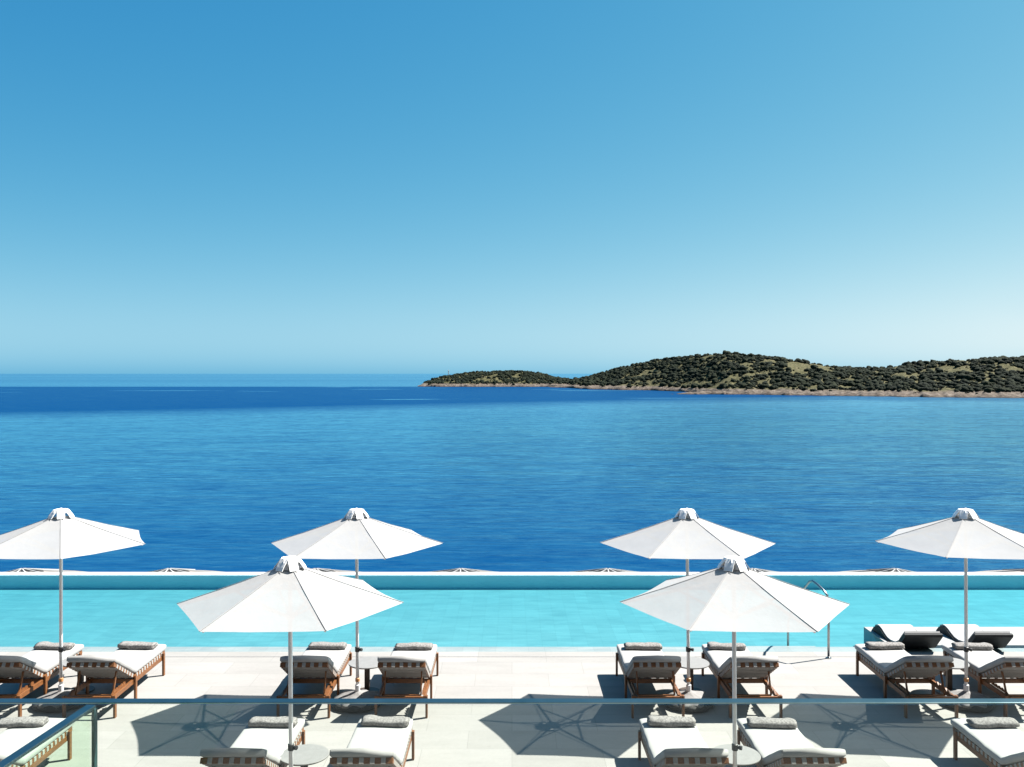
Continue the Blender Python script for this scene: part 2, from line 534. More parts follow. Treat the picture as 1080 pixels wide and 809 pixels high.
obj('tile_lining', bm, MAT['wall_mosaic'], weir)
# water body
bm = bmesh.new(); box(bm, (0, (DECK_END + WALL_Y - 0.03) / 2, -0.207), (89.7, WALL_Y - DECK_END - 0.034, 0.4))
tag(obj('pool_water', bm, MAT['pool_water']), kind='structure')

# raised ledge in the pool (right)
bm = bmesh.new(); box(bm, (16.95, 17.2, -0.18), (20, 1.2, 0.352), bev=0.006)
ledge = obj('pool_ledge', bm, MAT['pool_tile'])
tag(ledge, 'submerged pale stone ledge in the pool at the right under two dark loungers', 'pool ledge')

# stairs into the pool
bm = bmesh.new()
for k in range(4):
    box(bm, (5.0, 16.72 + 0.16 * k, -0.26 - 0.03 * k), (1.3, 0.158, 0.36 - 0.06 * k))
tag(obj('pool_steps', bm, MAT['pool_tile']), 'underwater stone steps beside the steel handrail', 'steps')

# lower terrace beyond the pool, standing on a cliff
bm = bmesh.new(); box(bm, (0, 26.4, -14.50), (90, 7.3, 22.4))
tag(obj('terrace', bm, MAT['plaster']), kind='structure')

# sea: one sheet to the horizon
bm = bmesh.new()
ys = [20, 60, 200, 800, 3000, 12000, 50000, 160000]
prev = None
for y in ys:
    w = max(600, y * 1.6)
    row = [bm.verts.new((-w, y, SEA_Z)), bm.verts.new((w, y, SEA_Z))]
    if prev:
        bm.faces.new((prev[0], prev[1], row[1], row[0]))
    prev = row
sea = obj('sea', bm, MAT['sea'])
if sea.data.polygons[0].normal.z < 0:
    sea.data.flip_normals()
tag(sea, kind='structure')

# ------------------------------------------------------------------ headland and islet
def interp(x, table, j):
    return float(np.interp(x, [t[0] for t in table], [t[j] for t in table]))

def fbm(x, y, s, octv=5):
    return mnoise.fractal(Vector((x / s, y / s, 3.7)), 0.9, 2.1, octv)

def terrain(name, table, depth_front, depth_back, ncol, rows_f, rows_b, amp):
    """table rows: (bearing in px from axis, shore distance, skyline height above the eye in px)"""
    b0, b1 = table[0][0], table[-1][0]
    verts, grid = [], []
    for i in range(ncol + 1):
        b = b0 + (b1 - b0) * i / ncol
        ds = interp(b, table, 1)
        up = interp(b, table, 2)
        ends = min(1.0, (b - b0) / 14.0)
        df, db = depth_front * (0.15 + 0.85 * ends), depth_back * (0.15 + 0.85 * ends)
        ds += 14 * fbm(b * 1.4, 5, 30) * ends
        dr = ds + df
        zr = EYE + up / F * dr
        col = []
        for j in range(rows_f + rows_b + 1):
            if j <= rows_f:
                t = j / rows_f
                d = ds + df * t
                cl = min(1.0, t / 0.05)
                ch = min(3.6 + 2.2 * fbm(b * 6, 2, 40), max(0.0, (zr - SEA_Z) * 0.5)) * ends
                ch = max(0.4 * ends, ch)
                h = ch * cl ** 0.7 + (zr - SEA_Z - ch) * (0.25 * t + 0.75 * (t * t * (3 - 2 * t)) ** 1.0)
                if t == 0:
                    h = -2.0
            else:
                t = (j - rows_f) / rows_b
                d = dr + db * t
                h = (zr - SEA_Z) * (1 - t ** 1.8) - 3 * t
            x = b / F * d
            a = amp * ends * min(1.0, max(0, h) / 12.0)
            h += a * fbm(x, d, 60) + (1.4 * fbm(x, d, 9, 4) if 0 < h else 0)
            col.append(len(verts))
            verts.append((x, d, SEA_Z + h))
        grid.append(col)
    faces = []
    for a, b in zip(grid, grid[1:]):
        for j in range(len(a) - 1):
            faces.append((a[j], b[j], b[j + 1], a[j + 1]))
    me = bpy.data.meshes.new(name)
    me.from_pydata(verts, [], faces)
    me.update()
    me.materials.append(MAT['hill'])
    for p in me.polygons:
        p.use_smooth = True
    o = bpy.data.objects.new(name, me)
    COL.objects.link(o)
    tag(o, kind='structure')
    return np.array(verts).reshape(ncol + 1, rows_f + rows_b + 1, 3)

MAIN = [(40, 1960, -14.0), (58, 1900, -9.0), (66, 1820, -5.5), (80, 1730, -4.4), (110, 1660, 4.6), (150, 1590, 12.6), (175, 1500, 16.0), (200, 1410, 18.9), (225, 1330, 20.6), (250, 1275, 19.1), (300, 1235, 13.6), (340, 1205, 6.6), (370, 1185, 3.1),
        (400, 1165, 5.6), (440, 1135, 10.1), (470, 1120, 12.6), (510, 1105, 14.6), (540, 1096, 15.1), (620, 1080, 13.6), (760, 1060, 17.6), (900, 1040, 5.6)]
ISLET = [(-101, 2090, -14.0), (-95, 2070, -11.0), (-80, 2050, -4.5), (-64, 2040, -2.3), (-40, 2036, 0.7), (5, 2036, 2.4), (30, 2030, -0.3), (48, 2010, -4.8),
         (60, 1985, -6.0), (75, 1960, -9.0), (90, 1940, -13.0)]
g_main = terrain('headland', MAIN, 330, 420, 420, 60, 14, 3.0)
SPIT = [(160, 1318, -27), (167, 1306, -23), (176, 1298, -20.5), (200, 1290, -19), (226, 1288, -19), (246, 1290, -20), (262, 1292, -24)]
terrain('rock_spit', SPIT, 26, 60, 90, 10, 8, 1.0)
g_islet = terrain('islet', ISLET, 170, 220, 160, 30, 10, 2.0)

def scrub(name, grid, rows_f, n, smin, smax, zmin, dens):
    """rounded shrubs of many sizes spread over a terrain grid as one mass"""
    temps = []
    for k in range(5):
        b = bmesh.new()
        bmesh.ops.create_icosphere(b, subdivisions=2, radius=1.0)
        for v in b.verts:
            f = 1.0 + 0.42 * mnoise.noise(v.co * 1.9 + Vector((k * 7.1, 0, 0))) + 0.16 * mnoise.noise(v.co * 4.5 + Vector((0, k * 3.3, 0)))
            v.co *= f
        b.verts.ensure_lookup_table()
        temps.append((np.array([v.co[:] for v in b.verts]), np.array([[w.index for w in f.verts] for f in b.faces])))
        b.free()
    nc, nr, _ = grid.shape
    V, Fc, off, tries, made = [], [], 0, 0, 0
    while made < n and tries < n * 30:
        tries += 1
        u = rng.random() * (nc - 1.001); w = rng.random() * (rows_f + 1.5)
        i, j = int(u), int(w)
        p = (grid[i, j] * (1 - (u - i)) + grid[i + 1, j] * (u - i)) * (1 - (w - j)) + (grid[i, j + 1] * (1 - (u - i)) + grid[i + 1, j + 1] * (u - i)) * (w - j)
        hh = p[2] - SEA_Z
        cl = fbm(p[0], p[1], 38, 4) * 0.9 + 0.55 + 0.4 * fbm(p[0] + 500, p[1], 140, 3)
        keep = dens * (0.05 + max(0.0, min(1.1, cl * 2.4 - 0.4)))
        if hh < zmin:
            keep *= 0.03 if hh > zmin * 0.6 else 0
        if rng.random() > keep:
            continue
        s = smin + (smax - smin) * rng.random() ** 2.8
        tv, tf = temps[rng.integers(5)]
        a = rng.random() * 6.283
        ca, sa = math.cos(a), math.sin(a)
        q = tv * np.array([s, s * (0.8 + 0.4 * rng.random()), s * (0.62 + 0.35 * rng.random())])
        q = np.stack([q[:, 0] * ca - q[:, 1] * sa, q[:, 0] * sa + q[:, 1] * ca, q[:, 2]], 1) + p + np.array([0, 0, s * 0.28])
        V.append(q); Fc.append(tf + off); off += len(tv); made += 1
    V = np.concatenate(V); Fc = np.concatenate(Fc)
    me = bpy.data.meshes.new(name)
    me.vertices.add(len(V)); me.vertices.foreach_set('co', V.astype(np.float32).ravel())
    me.loops.add(Fc.size); me.loops.foreach_set('vertex_index', Fc.astype(np.int32).ravel())
    me.polygons.add(len(Fc)); me.polygons.foreach_set('loop_start', np.arange(0, Fc.size, 3, dtype=np.int32))
    me.polygons.foreach_set('use_smooth', np.ones(len(Fc), dtype=bool))
    me.update(calc_edges=True)
    me.validate()
    me.materials.append(MAT['scrub'])
    o = bpy.data.objects.new(name, me)
    COL.objects.link(o)
    return o

tag(scrub('headland_scrub', g_main, 60, 15000, 1.0, 5.4, 7.0, 0.62), 'dark green scrub covering the slopes of the long headland', 'scrub', kind='stuff')
tag(scrub('islet_scrub', g_islet, 30, 4200, 0.9, 4.2, 7.0, 0.5), 'low grey green scrub covering the small far islet', 'scrub', kind='stuff')

# small beacon post on the islet
bx, bd = -67 / F * 2160, 2160
bm = bmesh.new()
lathe(bm, [(1.0, 0), (0.8, 9), (1.3, 9.2), (1.3, 10.2), (0.6, 11), (0.2, 12.5)], 10)
tag(obj('beacon', bm, MAT['white_paint'], loc=(bx, bd, EYE - 0.6 / F * 2160 - 1.5)), 'tiny white beacon standing on top of the far islet', 'beacon')

# ------------------------------------------------------------------ parasols
CAN_R, RIM_Z, TOP_Z, APEX_Z = 1.31, 2.44, 2.835, 2.955
def make_parasol(scale_base=True):
    root = empty('parasol')
    # canopy: six panels, slightly hollow between the ribs, hem turned down
    bm = bmesh.new()
    nr, na, r0 = 12, 8, 0.13
    for s in range(6):
        rows = []
        for i in range(nr + 1):
            t = i / nr
            row = []
            for k in range(na + 1):
                f = k / na
                a = (s + f) * math.pi / 3
                chord = math.cos(math.pi / 6) / math.cos((f - 0.5) * math.pi / 3)
                hollow = math.sin(math.pi * f)
                rr = (r0 + (CAN_R - r0) * t) * chord * (1 - 0.018 * hollow * t ** 3)
                z = TOP_Z + (RIM_Z - TOP_Z) * t - 0.018 * math.sin(math.pi * t) * 0.5 - 0.035 * hollow * t * (1 - 0.55 * t)
                z += 0.004 * mnoise.noise(Vector((rr * math.cos(a) * 4, rr * math.sin(a) * 4, 1.3)))
                row.append(bm.verts.new((rr * math.cos(a), rr * math.sin(a), z)))
            rows.append(row)
        for a_, b_ in zip(rows, rows[1:]):
            for k in range(na):
                bm.faces.new((a_[k], b_[k], b_[k + 1], a_[k + 1]))
    bmesh.ops.remove_doubles(bm, verts=bm.verts[:], dist=0.002)
    can = obj('canopy', bm, MAT['canopy'], root, smooth=False)
    for p in can.data.polygons:
        p.use_smooth = abs(p.normal.z) > 0.3
    # mark the rib edges sharp so that each panel keeps its own shade
    me = can.data
    sharp = me.attributes.new('sharp_edge', 'BOOLEAN', 'EDGE')
    for e in me.edges:
        m_ = (me.vertices[e.vertices[0]].co + me.vertices[e.vertices[1]].co) / 2
        d_ = me.vertices[e.vertices[0]].co - me.vertices[e.vertices[1]].co
        ang = math.atan2(m_.y, m_.x) / (math.pi / 3)
        if abs(ang - round(ang)) < 0.02 and Vector((m_.x, m_.y)).normalized().dot(Vector((d_.x, d_.y)).normalized() if Vector((d_.x, d_.y)).length > 1e-6 else Vector((0, 0))) ** 2 > 0.9:
            sharp.data[e.index].value = True
    # seam tapes along the ribs
    for s in range(6):
        bm = bmesh.new()
        a = s * math.pi / 3
        c_, s_ = math.cos(a), math.sin(a)
        pts = []
        for i in range(nr + 1):
            t = i / nr
            rr = r0 + (CAN_R - r0) * t
            pts.append(Vector((rr * c_, rr * s_, TOP_Z + (RIM_Z - TOP_Z) * t - 0.009 * math.sin(math.pi * t) + 0.004)))
        for p, q in zip(pts, pts[1:]):
            bar(bm, p, q, 0.012, 0.004)
        obj('seam_tape', bm, MAT['canopy'], can)
    # vent cap: inner dark mesh and white straps over it
    bm = bmesh.new()
    lathe(bm, [(0.15, TOP_Z - 0.012), (0.135, TOP_Z + 0.02), (0.092, TOP_Z + 0.08), (0.05, TOP_Z + 0.1)], 18)
    vent = obj('vent', bm, MAT['vent_grey'], root, smooth=True)
    bm = bmesh.new()
    lathe(bm, [(0.085, APEX_Z - 0.022), (0.093, APEX_Z - 0.018), (0.087, APEX_Z - 0.004), (0.03, APEX_Z), (0.012, APEX_Z + 0.015)], 18)
    for s in range(6):
        a = s * math.pi / 3
        c_, s_ = math.cos(a), math.sin(a)
        pl = [(0.178, TOP_Z - 0.006), (0.155, TOP_Z + 0.03), (0.122, TOP_Z + 0.072), (0.088, APEX_Z - 0.008)]
        for (r1, z1), (r2, z2) in zip(pl, pl[1:]):
            bar(bm, (r1 * c_, r1 * s_, z1), (r2 * c_, r2 * s_, z2), 0.105, 0.008, up=Vector((c_, s_, 0.6)))
        a2 = a + math.pi / 6
        c2, s2 = math.cos(a2), math.sin(a2)
        for (r1, z1), (r2, z2) in zip(pl[2:], pl[3:]):
            bar(bm, (r1 * c2, r1 * s2, z1), (r2 * c2, r2 * s2, z2), 0.09, 0.008, up=Vector((c2, s2, 0.6)))
    obj('cap', bm, MAT['cap_fabric'], vent)
    # pole, hub, runner, knob, sleeve
    bm = bmesh.new(); sweep(bm, [(0, 0, 0.1), (0, 0, 1.2), (0, 0, TOP_Z + 0.06)], 0.025, 14)
    pole = obj('pole', bm, MAT['alu'], root, smooth=True)
    bm = bmesh.new(); lathe(bm, [(0.027, 0.35), (0.034, 0.355), (0.034, 0.4), (0.027, 0.405)], 14)
    obj('sleeve', bm, MAT['brass'], pole)
    bm = bmesh.new(); lathe(bm, [(0.028, 0.8), (0.036, 0.805), (0.036, 0.87), (0.028, 0.875)], 14)
    sweep(bm, [(0.03, -0.01, 0.838), (0.055, -0.02, 0.838), (0.075, -0.03, 0.838)], [0.012, 0.026, 0.024], 10)
    obj('knob', bm, MAT['black'], pole)
    bm = bmesh.new(); lathe(bm, [(0.03, 2.68), (0.06, 2.69), (0.06, 2.74), (0.03, 2.75)], 16)
    obj('hub', bm, MAT['alu'], root)
    bm = bmesh.new(); lathe(bm, [(0.03, 2.26), (0.055, 2.27), (0.055, 2.33), (0.03, 2.34)], 16)
    obj('runner', bm, MAT['alu'], root)
    for s in range(6):
        a = s * math.pi / 3
        c_, s_ = math.cos(a), math.sin(a)
        bm = bmesh.new()
        bar(bm, (0.05 * c_, 0.05 * s_, 2.715), (1.27 * c_, 1.27 * s_, RIM_Z - 0.008), 0.018, 0.028)
        rib = obj('rib', bm, MAT['alu'], root)
        bm = bmesh.new()
        zm = 2.715 + (RIM_Z - 0.008 - 2.715) * (0.62 - 0.05) / 1.24
        bar(bm, (0.05 * c_, 0.05 * s_, 2.30), (0.62 * c_, 0.62 * s_, zm - 0.015), 0.015, 0.022)
        obj('strut', bm, MAT['alu'], rib)
    # weighted base with a pale cover gathered round the pole
    bm = bmesh.new()
    lathe(bm, [(0.3, 0.0), (0.36, 0.01), (0.385, 0.045), (0.375, 0.085), (0.3, 0.11), (0.1, 0.115)], 40,
          wob=lambda a, z: 0.03 * math.sin(5 * a + 1) + 0.018 * math.sin(11 * a))
    base = obj('base', bm, MAT['base_dark'], root, smooth=True)
    bm = bmesh.new()
    lathe(bm, [(0.35, 0.075), (0.335, 0.112), (0.25, 0.14), (0.14, 0.165), (0.06, 0.195), (0.03, 0.215)], 72,
          wob=lambda a, z: 0.07 * math.sin(8 * a + 2 * math.sin(a)) * (0.3 + 1.0 * (0.215 - z) / 0.13) + 0.04 * math.sin(3 * a))
    obj('cover', bm, MAT['base_cover'], base, smooth=True)
    bm = bmesh.new(); lathe(bm, [(0.026, 0.2), (0.038, 0.205), (0.038, 0.3), (0.026, 0.305)], 14)
    obj('socket', bm, MAT['alu'], base)
    return root

BACK_D, FRONT_D = 13.6, 10.04
parasols = [  # X, depth, rotation, lean, label
    (-6.81, BACK_D, -3.5, 0.0, 'white parasol at the left edge of the deck, its left half cut off'),
    (-2.33, BACK_D, -2.5, 0.35, 'smaller white parasol behind and to the right of the left near parasol'),
    (2.67, BACK_D, -5, 0.6, 'white parasol whose lower edge touches the top of the right near parasol'),
    (6.86, BACK_D, -7.5, 0.2, 'white parasol near the right edge, its pole before the dark pool loungers'),
    (-2.46, FRONT_D, 0, 0.3, 'large near white parasol on the left, standing over the table before the glass rail'),
    (2.49, FRONT_D, -4, 0.4, 'large near white parasol on the right, its tip in front of the steel pool handrail'),
]
proto = make_parasol()
for i, (x, y, rot, lean, lab) in enumerate(parasols):
    o = proto if i == 0 else copy_tree(proto)
    o.location = (x, y, 0.0)
    o.rotation_euler = (0, R(-lean), R(rot))
    o.scale = (0.965, 0.965, 1) if y == FRONT_D else (1, 1, 1)
    tag(o, lab, 'parasol', 'white parasols on the pool deck')

# ------------------------------------------------------------------ sun loungers
# local frame: y = 0 at the near legs, +y towards the pool, x = 0 in the middle
W2 = 0.335
PIV, FOOT, HEAD_L, ANG = 0.76, 1.92, 0.80, R(30)
def mattress_bm():
    bm = bmesh.new()
    hx, th = 0.355, 0.105
    zb = 0.375
    # centre path from the foot end to the head end, measured along the underside
    path = []
    n1, n2 = 14, 10
    for i in range(n1 + 1):
        t = i / n1
        path.append((FOOT + 0.10 - (FOOT + 0.10 - PIV - 0.05) * t, zb, 0.0))
    for i in range(1, n2 + 1):
        t = i / n2
        aa = ANG * min(1.0, t * 3.0)
        L = (HEAD_L + 0.03) * t
        path.append((PIV - L * math.cos(ANG) + 0.03 * (1 - t), zb + L * math.sin(ANG) + 0.004, aa))
    nS = 28
    rings = []
    for idx, (y, z, a) in enumerate(path):
        end = min(idx, len(path) - 1 - idx)
        squeeze = 0.8 if end == 0 else (0.97 if end == 1 else 1.0)
        up = Vector((0, math.sin(a), math.cos(a)))
        ring = []
        for k in range(nS):
            th_ = 2 * math.pi * k / nS
            c_, s_ = math.cos(th_), math.sin(th_)
            px = math.copysign(abs(c_) ** 0.22, c_) * hx * (1 - 0.012 * (1 - squeeze) / 0.2)
            pz = math.copysign(abs(s_) ** 0.36, s_) * th / 2 * squeeze + th / 2
            crown = 0.006 * math.cos(px / hx * math.pi / 2) if s_ > 0 else 0
            w = 0.007 * mnoise.noise(Vector((px * 4, y * 4.5, z * 4))) + 0.003 * mnoise.noise(Vector((px * 14, y * 10, z * 9)))
            ring.append(bm.verts.new(Vector((px + w, y, z)) + up * (pz + crown + w)))
        rings.append(ring)
    for a, b in zip(rings, rings[1:]):
        for k in range(nS):
            bm.faces.new((a[k], a[(k + 1) % nS], b[(k + 1) % nS], b[k]))
    bm.faces.new(rings[0][::-1]); bm.faces.new(rings[-1])
    return bm

def make_lounger():
    root = empty('sun_lounger')
    # base frame
    bm = bmesh.new()
    for s in (-1, 1):
        bar(bm, (s * W2, 0.0, 0.285), (s * W2, FOOT - 0.05, 0.285), 0.035, 0.07, 0.004)
    for y in (0.0, PIV, FOOT - 0.05):
        bar(bm, (-W2 + 0.018, y, 0.283), (W2 - 0.018, y, 0.283), 0.035, 0.066, 0.004)
    obj('frame', bm, MAT['teak'], root)
    for s in (-1, 1):
        for y, zt in ((0.02, 0.323), (PIV - 0.02, 0.372), (FOOT - 0.07, 0.372)):
            bm = bmesh.new()
            box(bm, (s * (W2 + 0.034), y, zt / 2), (0.032, 0.06, zt), bev=0.004)
            obj('leg', bm, MAT['teak'], root)
    # seat frame with straps wrapped round its rails
    bm = bmesh.new()
    for s in (-1, 1):
        bar(bm, (s * (W2 - 0.004), PIV, 0.348), (s * (W2 - 0.004), FOOT + 0.05, 0.348), 0.03, 0.05, 0.004)
    bar(bm, (-W2, FOOT + 0.06, 0.348), (W2, FOOT + 0.06, 0.348), 0.03, 0.05, 0.004)
    bar(bm, (-W2 + 0.02, PIV + 0.012, 0.348), (W2 - 0.02, PIV + 0.012, 0.348), 0.03, 0.046, 0.004)
    seat = obj('seat_frame', bm, MAT['teak'], root)
    bm = bmesh.new()
    for k in range(11):
        y = PIV + 0.09 + k * 0.098
        box(bm, (0, y, 0.349), (2 * W2 + 0.032, 0.05, 0.056), bev=0.003)
    for k in range(5):
        x = -0.24 + 0.12 * k
        box(bm, (x, FOOT + 0.06, 0.349), (0.05, 0.038, 0.058), bev=0.003)
    obj('webbing', bm, MAT['strap'], seat)
    # raised backrest
    br = empty('backrest', (0, PIV, 0.348))
    br.parent = root
    br.rotation_euler = (-ANG, 0, 0)
    # in its own frame the backrest runs towards -y
    def part(name, bm, mat, parent=br):
        return obj(name, bm, mat, parent)
    bm = bmesh.new()
    for s in (-1, 1):
        bar(bm, (s * (W2 - 0.004), -0.01, 0.0), (s * (W2 - 0.004), -HEAD_L, 0.0), 0.03, 0.05, 0.004)
    bar(bm, (-W2 - 0.012, -HEAD_L - 0.012, 0.0), (W2 + 0.012, -HEAD_L - 0.012, 0.0), 0.03, 0.062, 0.004)
    bar(bm, (-W2 + 0.02, -0.03, 0.0), (W2 - 0.02, -0.03, 0.0), 0.03, 0.046, 0.004)
    part('back_frame', bm, MAT['teak'])
    bm = bmesh.new()
    for k in range(7):
        y = -0.1 - k * 0.1
        box(bm, (0, y, 0.001), (2 * W2 + 0.03, 0.05, 0.056), bev=0.003)
    for k in range(5):
        x = -0.24 + 0.12 * k
        box(bm, (x, -HEAD_L - 0.012, 0.001), (0.052, 0.038, 0.07), bev=0.003)
        box(bm, (x, -0.03, -0.002), (0.05, 0.038, 0.054), bev=0.003)
    part('back_webbing', bm, MAT['strap'])
    bm = bmesh.new()
    sp = []
    for s in (-1, 1):
        a = br.matrix_basis @ Vector((s * 0.27, -0.52, -0.03))
        bar(bm, a, (s * 0.27, 0.17, 0.27), 0.02, 0.03)
    bar(bm, (-0.27, 0.17, 0.27), (0.27, 0.17, 0.27), 0.025, 0.025)
    obj('support', bm, MAT['teak'], root)
    for s in (-1, 1):
        bm = bmesh.new()
        prof = [(0.05, 0.322)]
        for k in range(5):
            y0 = 0.08 + k * 0.085
            prof += [(y0, 0.332), (y0 + 0.05, 0.362), (y0 + 0.072, 0.362), (y0 + 0.074, 0.332)]
        prof += [(0.52, 0.322)]
        prism_x(bm, prof, s * 0.308 - 0.012, s * 0.308 + 0.012)
        obj('notched_rail', bm, MAT['teak'], root)
    mt = obj('mattress', mattress_bm(), MAT['cushion'], root, smooth=True)
    return root

ROW_B, ROW_F = 13.07, 13.07 - 3.25
loungers = [   # X, depth, turn (deg), back row?, label
    (-7.52, ROW_B, 0.0, 'white cushioned teak lounger left of the leftmost parasol pole, cut by the picture edge'),
    (-6.14, ROW_B, 0.0, 'white cushioned teak lounger just right of the leftmost parasol pole'),
    (-3.03, ROW_B, 0.3, 'white cushioned teak lounger seen behind the pole of the left near parasol'),
    (-1.61, ROW_B, -0.2, 'white cushioned teak lounger alone right of the second back parasol pole from the left'),
    (2.12, ROW_B, 0.5, 'white cushioned teak lounger left of the third back parasol pole, in front of the pool'),
    (3.54, ROW_B, 0.4, 'white cushioned teak lounger seen behind the pole of the right near parasol'),
    (6.09, ROW_B, 0.0, 'white cushioned teak lounger left of the rightmost parasol pole, before a dark pool lounger'),
    (7.54, ROW_B, 0.0, 'white cushioned teak lounger right of the rightmost parasol pole, cut by the picture edge'),
    (-6.10, ROW_F, 0.0, 'near lounger at lower left seen partly through the sloping green glass panel'),
    (-3.07, ROW_F, 0.0, 'near lounger behind the glass rail, on the left of the left round table'),
    (-1.65, ROW_F, 0.0, 'near lounger behind the glass rail, on the right of the left round table'),
    (2.03, ROW_F, 0.3, 'near lounger behind the glass rail, on the left of the right round table'),
    (3.32, ROW_F, 0.5, 'near lounger behind the glass rail, on the right of the right round table'),
    (6.12, ROW_F, 0.2, 'near lounger at lower right corner behind the glass rail, its flat foot end in view'),
]
lproto = make_lounger()
for i, (x, y, rz, lab) in enumerate(loungers):
    o = lproto if i == 0 else copy_tree(lproto)
    o.location = (x, y, 0.0)
    o.rotation_euler = (0, 0, R(rz))
    tag(o, lab, 'sun lounger', 'teak sun loungers in two rows on the pool deck')

# rolled towels on the foot ends
def towel_bm(seed, w=0.60):
    rr = random.Random(seed)
    bm = bmesh.new()
    n, seg = 18, 26
    rings = []
    sag = [rr.uniform(-0.006, 0.006) for _ in range(4)]
    for i in range(n + 1):
        t = i / n
        x = (t - 0.5) * w
        e = min(t, 1 - t) * n
        sq = 0.80 if e < 0.5 else (0.95 if e < 1.5 else 1.0)
        ring = []
        for k in range(seg):
            a = 2 * math.pi * k / seg
            c_, s_ = math.cos(a), math.sin(a)
            y = math.copysign(abs(c_) ** 0.55, c_) * 0.105 * sq
            z = math.copysign(abs(s_) ** 0.62, s_) * 0.042 * sq + 0.041
            nz = 0.012 * mnoise.noise(Vector((x * 5 + seed * 3.1, y * 9, z * 9))) + 0.005 * mnoise.noise(Vector((x * 16 + seed, y * 20, z * 20)))
            z += nz + sag[0] * math.sin(3.1 * t) + sag[1] * math.cos(6 * t)
            y += nz * 0.8 + sag[2] * math.sin(5 * t)
            ring.append(bm.verts.new((x + 0.006 * math.sin(3 * a + seed), y, max(z, 0.0))))
        rings.append(ring)
    for a, b in zip(rings, rings[1:]):
        for k in range(seg):
            bm.faces.new((a[k], a[(k + 1) % seg], b[(k + 1) % seg], b[k]))
    # rolled ends: concentric inset steps
    for ring, sx in ((rings[0], -1), (rings[-1], 1)):
        c = sum((v.co for v in ring), Vector()) / seg
        last = ring
        for q, dx in ((0.8, -0.006), (0.72, 0.006), (0.5, -0.002), (0.42, 0.008), (0.1, 0.002)):
            nw = [bm.verts.new(c + (v.co - c) * q + Vector((sx * dx, 0, 0))) for v in ring]
            for k in range(seg):
                f = (last[k], last[(k + 1) % seg], nw[(k + 1) % seg], nw[k])
                bm.faces.new(f if sx > 0 else f[::-1])
            last = nw
        bm.faces.new(last if sx > 0 else last[::-1])
    return bm
towel_meshes = []
for sd in range(5):
    t = obj('rolled_towel', towel_bm(sd + 1), MAT['towel'], smooth=True)
    towel_meshes.append(t.data)
    bpy.data.objects.remove(t)
towel_lab = ['on the cut off lounger at the left picture edge', 'on the lounger just right of the leftmost parasol pole',
             'on the back lounger seen behind the left near parasol pole', 'on the back lounger right of the second back parasol pole',
             'on the back lounger left of the third back parasol pole', 'on the back lounger seen behind the right near parasol pole',
             'on the back lounger left of the rightmost parasol pole', 'on the back lounger at the right picture edge behind the rightmost pole',
             'on the near lounger at lower left by the sloping glass panel', 'on the near lounger left of the left round table',
             'on the near lounger right of the left round table', 'on the near lounger left of the right round table',
             'on the near lounger right of the right round table', 'on the near lounger at the lower right corner']
for i, (x, y, rz, lab) in enumerate(loungers):
    t = bpy.data.objects.new('rolled_towel', towel_meshes[i % 5])
    COL.objects.link(t)
    off = [0.0, -0.02, 0.0, 0.0, 0.03, -0.02, 0.04, 0.02, -0.2, 0.0, 0.02, 0.02, 0.01, 0.05][i]
    t.location = (x + off, y + FOOT - 0.17 + random.uniform(-0.03, 0.03), 0.484)
    t.rotation_euler = (0, 0, R(random.uniform(-4, 4)))
    tag(t, 'grey rolled towel ' + towel_lab[i], 'towel', 'rolled grey towels on the loungers')

# ------------------------------------------------------------------ side tables
def make_table():
    root = empty('side_table')
    bm = bmesh.new()
    lathe(bm, [(0.27, 0.452), (0.288, 0.456), (0.29, 0.47), (0.286, 0.476)], 48)
    obj('table_top', bm, MAT['table_top'], root)
    bm = bmesh.new(); box(bm, (0, 0, 0.235), (0.075, 0.075, 0.434), bev=0.004)
    obj('leg', bm, MAT['dark_wood'], root)
    bm = bmesh.new(); lathe(bm, [(0.2, 0.001), (0.21, 0.006), (0.2, 0.018)], 36)
    obj('foot', bm, MAT['dark_wood'], root)
    return root
tables = [(-6.8, 14.2, 'round table hidden behind the leftmost parasol pole'),
          (-2.27, 14.12, 'round pale table on a dark post behind the second back parasol pole from the left'),
          (2.80, 14.12, 'round pale table on a dark post behind the third back parasol pole'),
          (6.85, 14.12, 'round pale table on a dark post beside the rightmost parasol pole'),
          (-2.47, 10.71, 'near round pale table beside the left near parasol pole'),
          (2.66, 10.71, 'near round pale table beside the right near parasol pole')]
tp = make_table()
for i, (x, y, lab) in enumerate(tables):
    o = tp if i == 0 else copy_tree(tp)
    o.location = (x, y, 0)
    tag(o, lab, 'side table', 'round side tables by the parasols')

# ------------------------------------------------------------------ handrail into the pool
root = empty('pool_handrail', (5.56, 15.82, 0))
tag(root, 'bent steel handrail leading from the deck down into the pool', 'handrail')
bm = bmesh.new()
pts = [(0, 0, 0.004), (0, 0, 0.6), (0, 0, 1.0), (-0.01, 0.03, 1.1), (-0.05, 0.14, 1.17), (-0.10, 0.3, 1.23), (-0.14, 0.42, 1.26), (-0.17, 0.5, 1.23),
       (-0.22, 0.68, 1.05), (-0.29, 0.95, 0.68), (-0.33, 1.1, 0.46), (-0.345, 1.16, 0.36), (-0.35, 1.18, 0.25), (-0.35, 1.18, -0.28)]
sweep(bm, pts, 0.021, 12)
obj('rail', bm, MAT['steel'], root, smooth=True)
bm = bmesh.new(); lathe(bm, [(0.05, 0.003), (0.05, 0.012), (0.024, 0.02)], 20)
obj('foot_plate', bm, MAT['steel'], root)

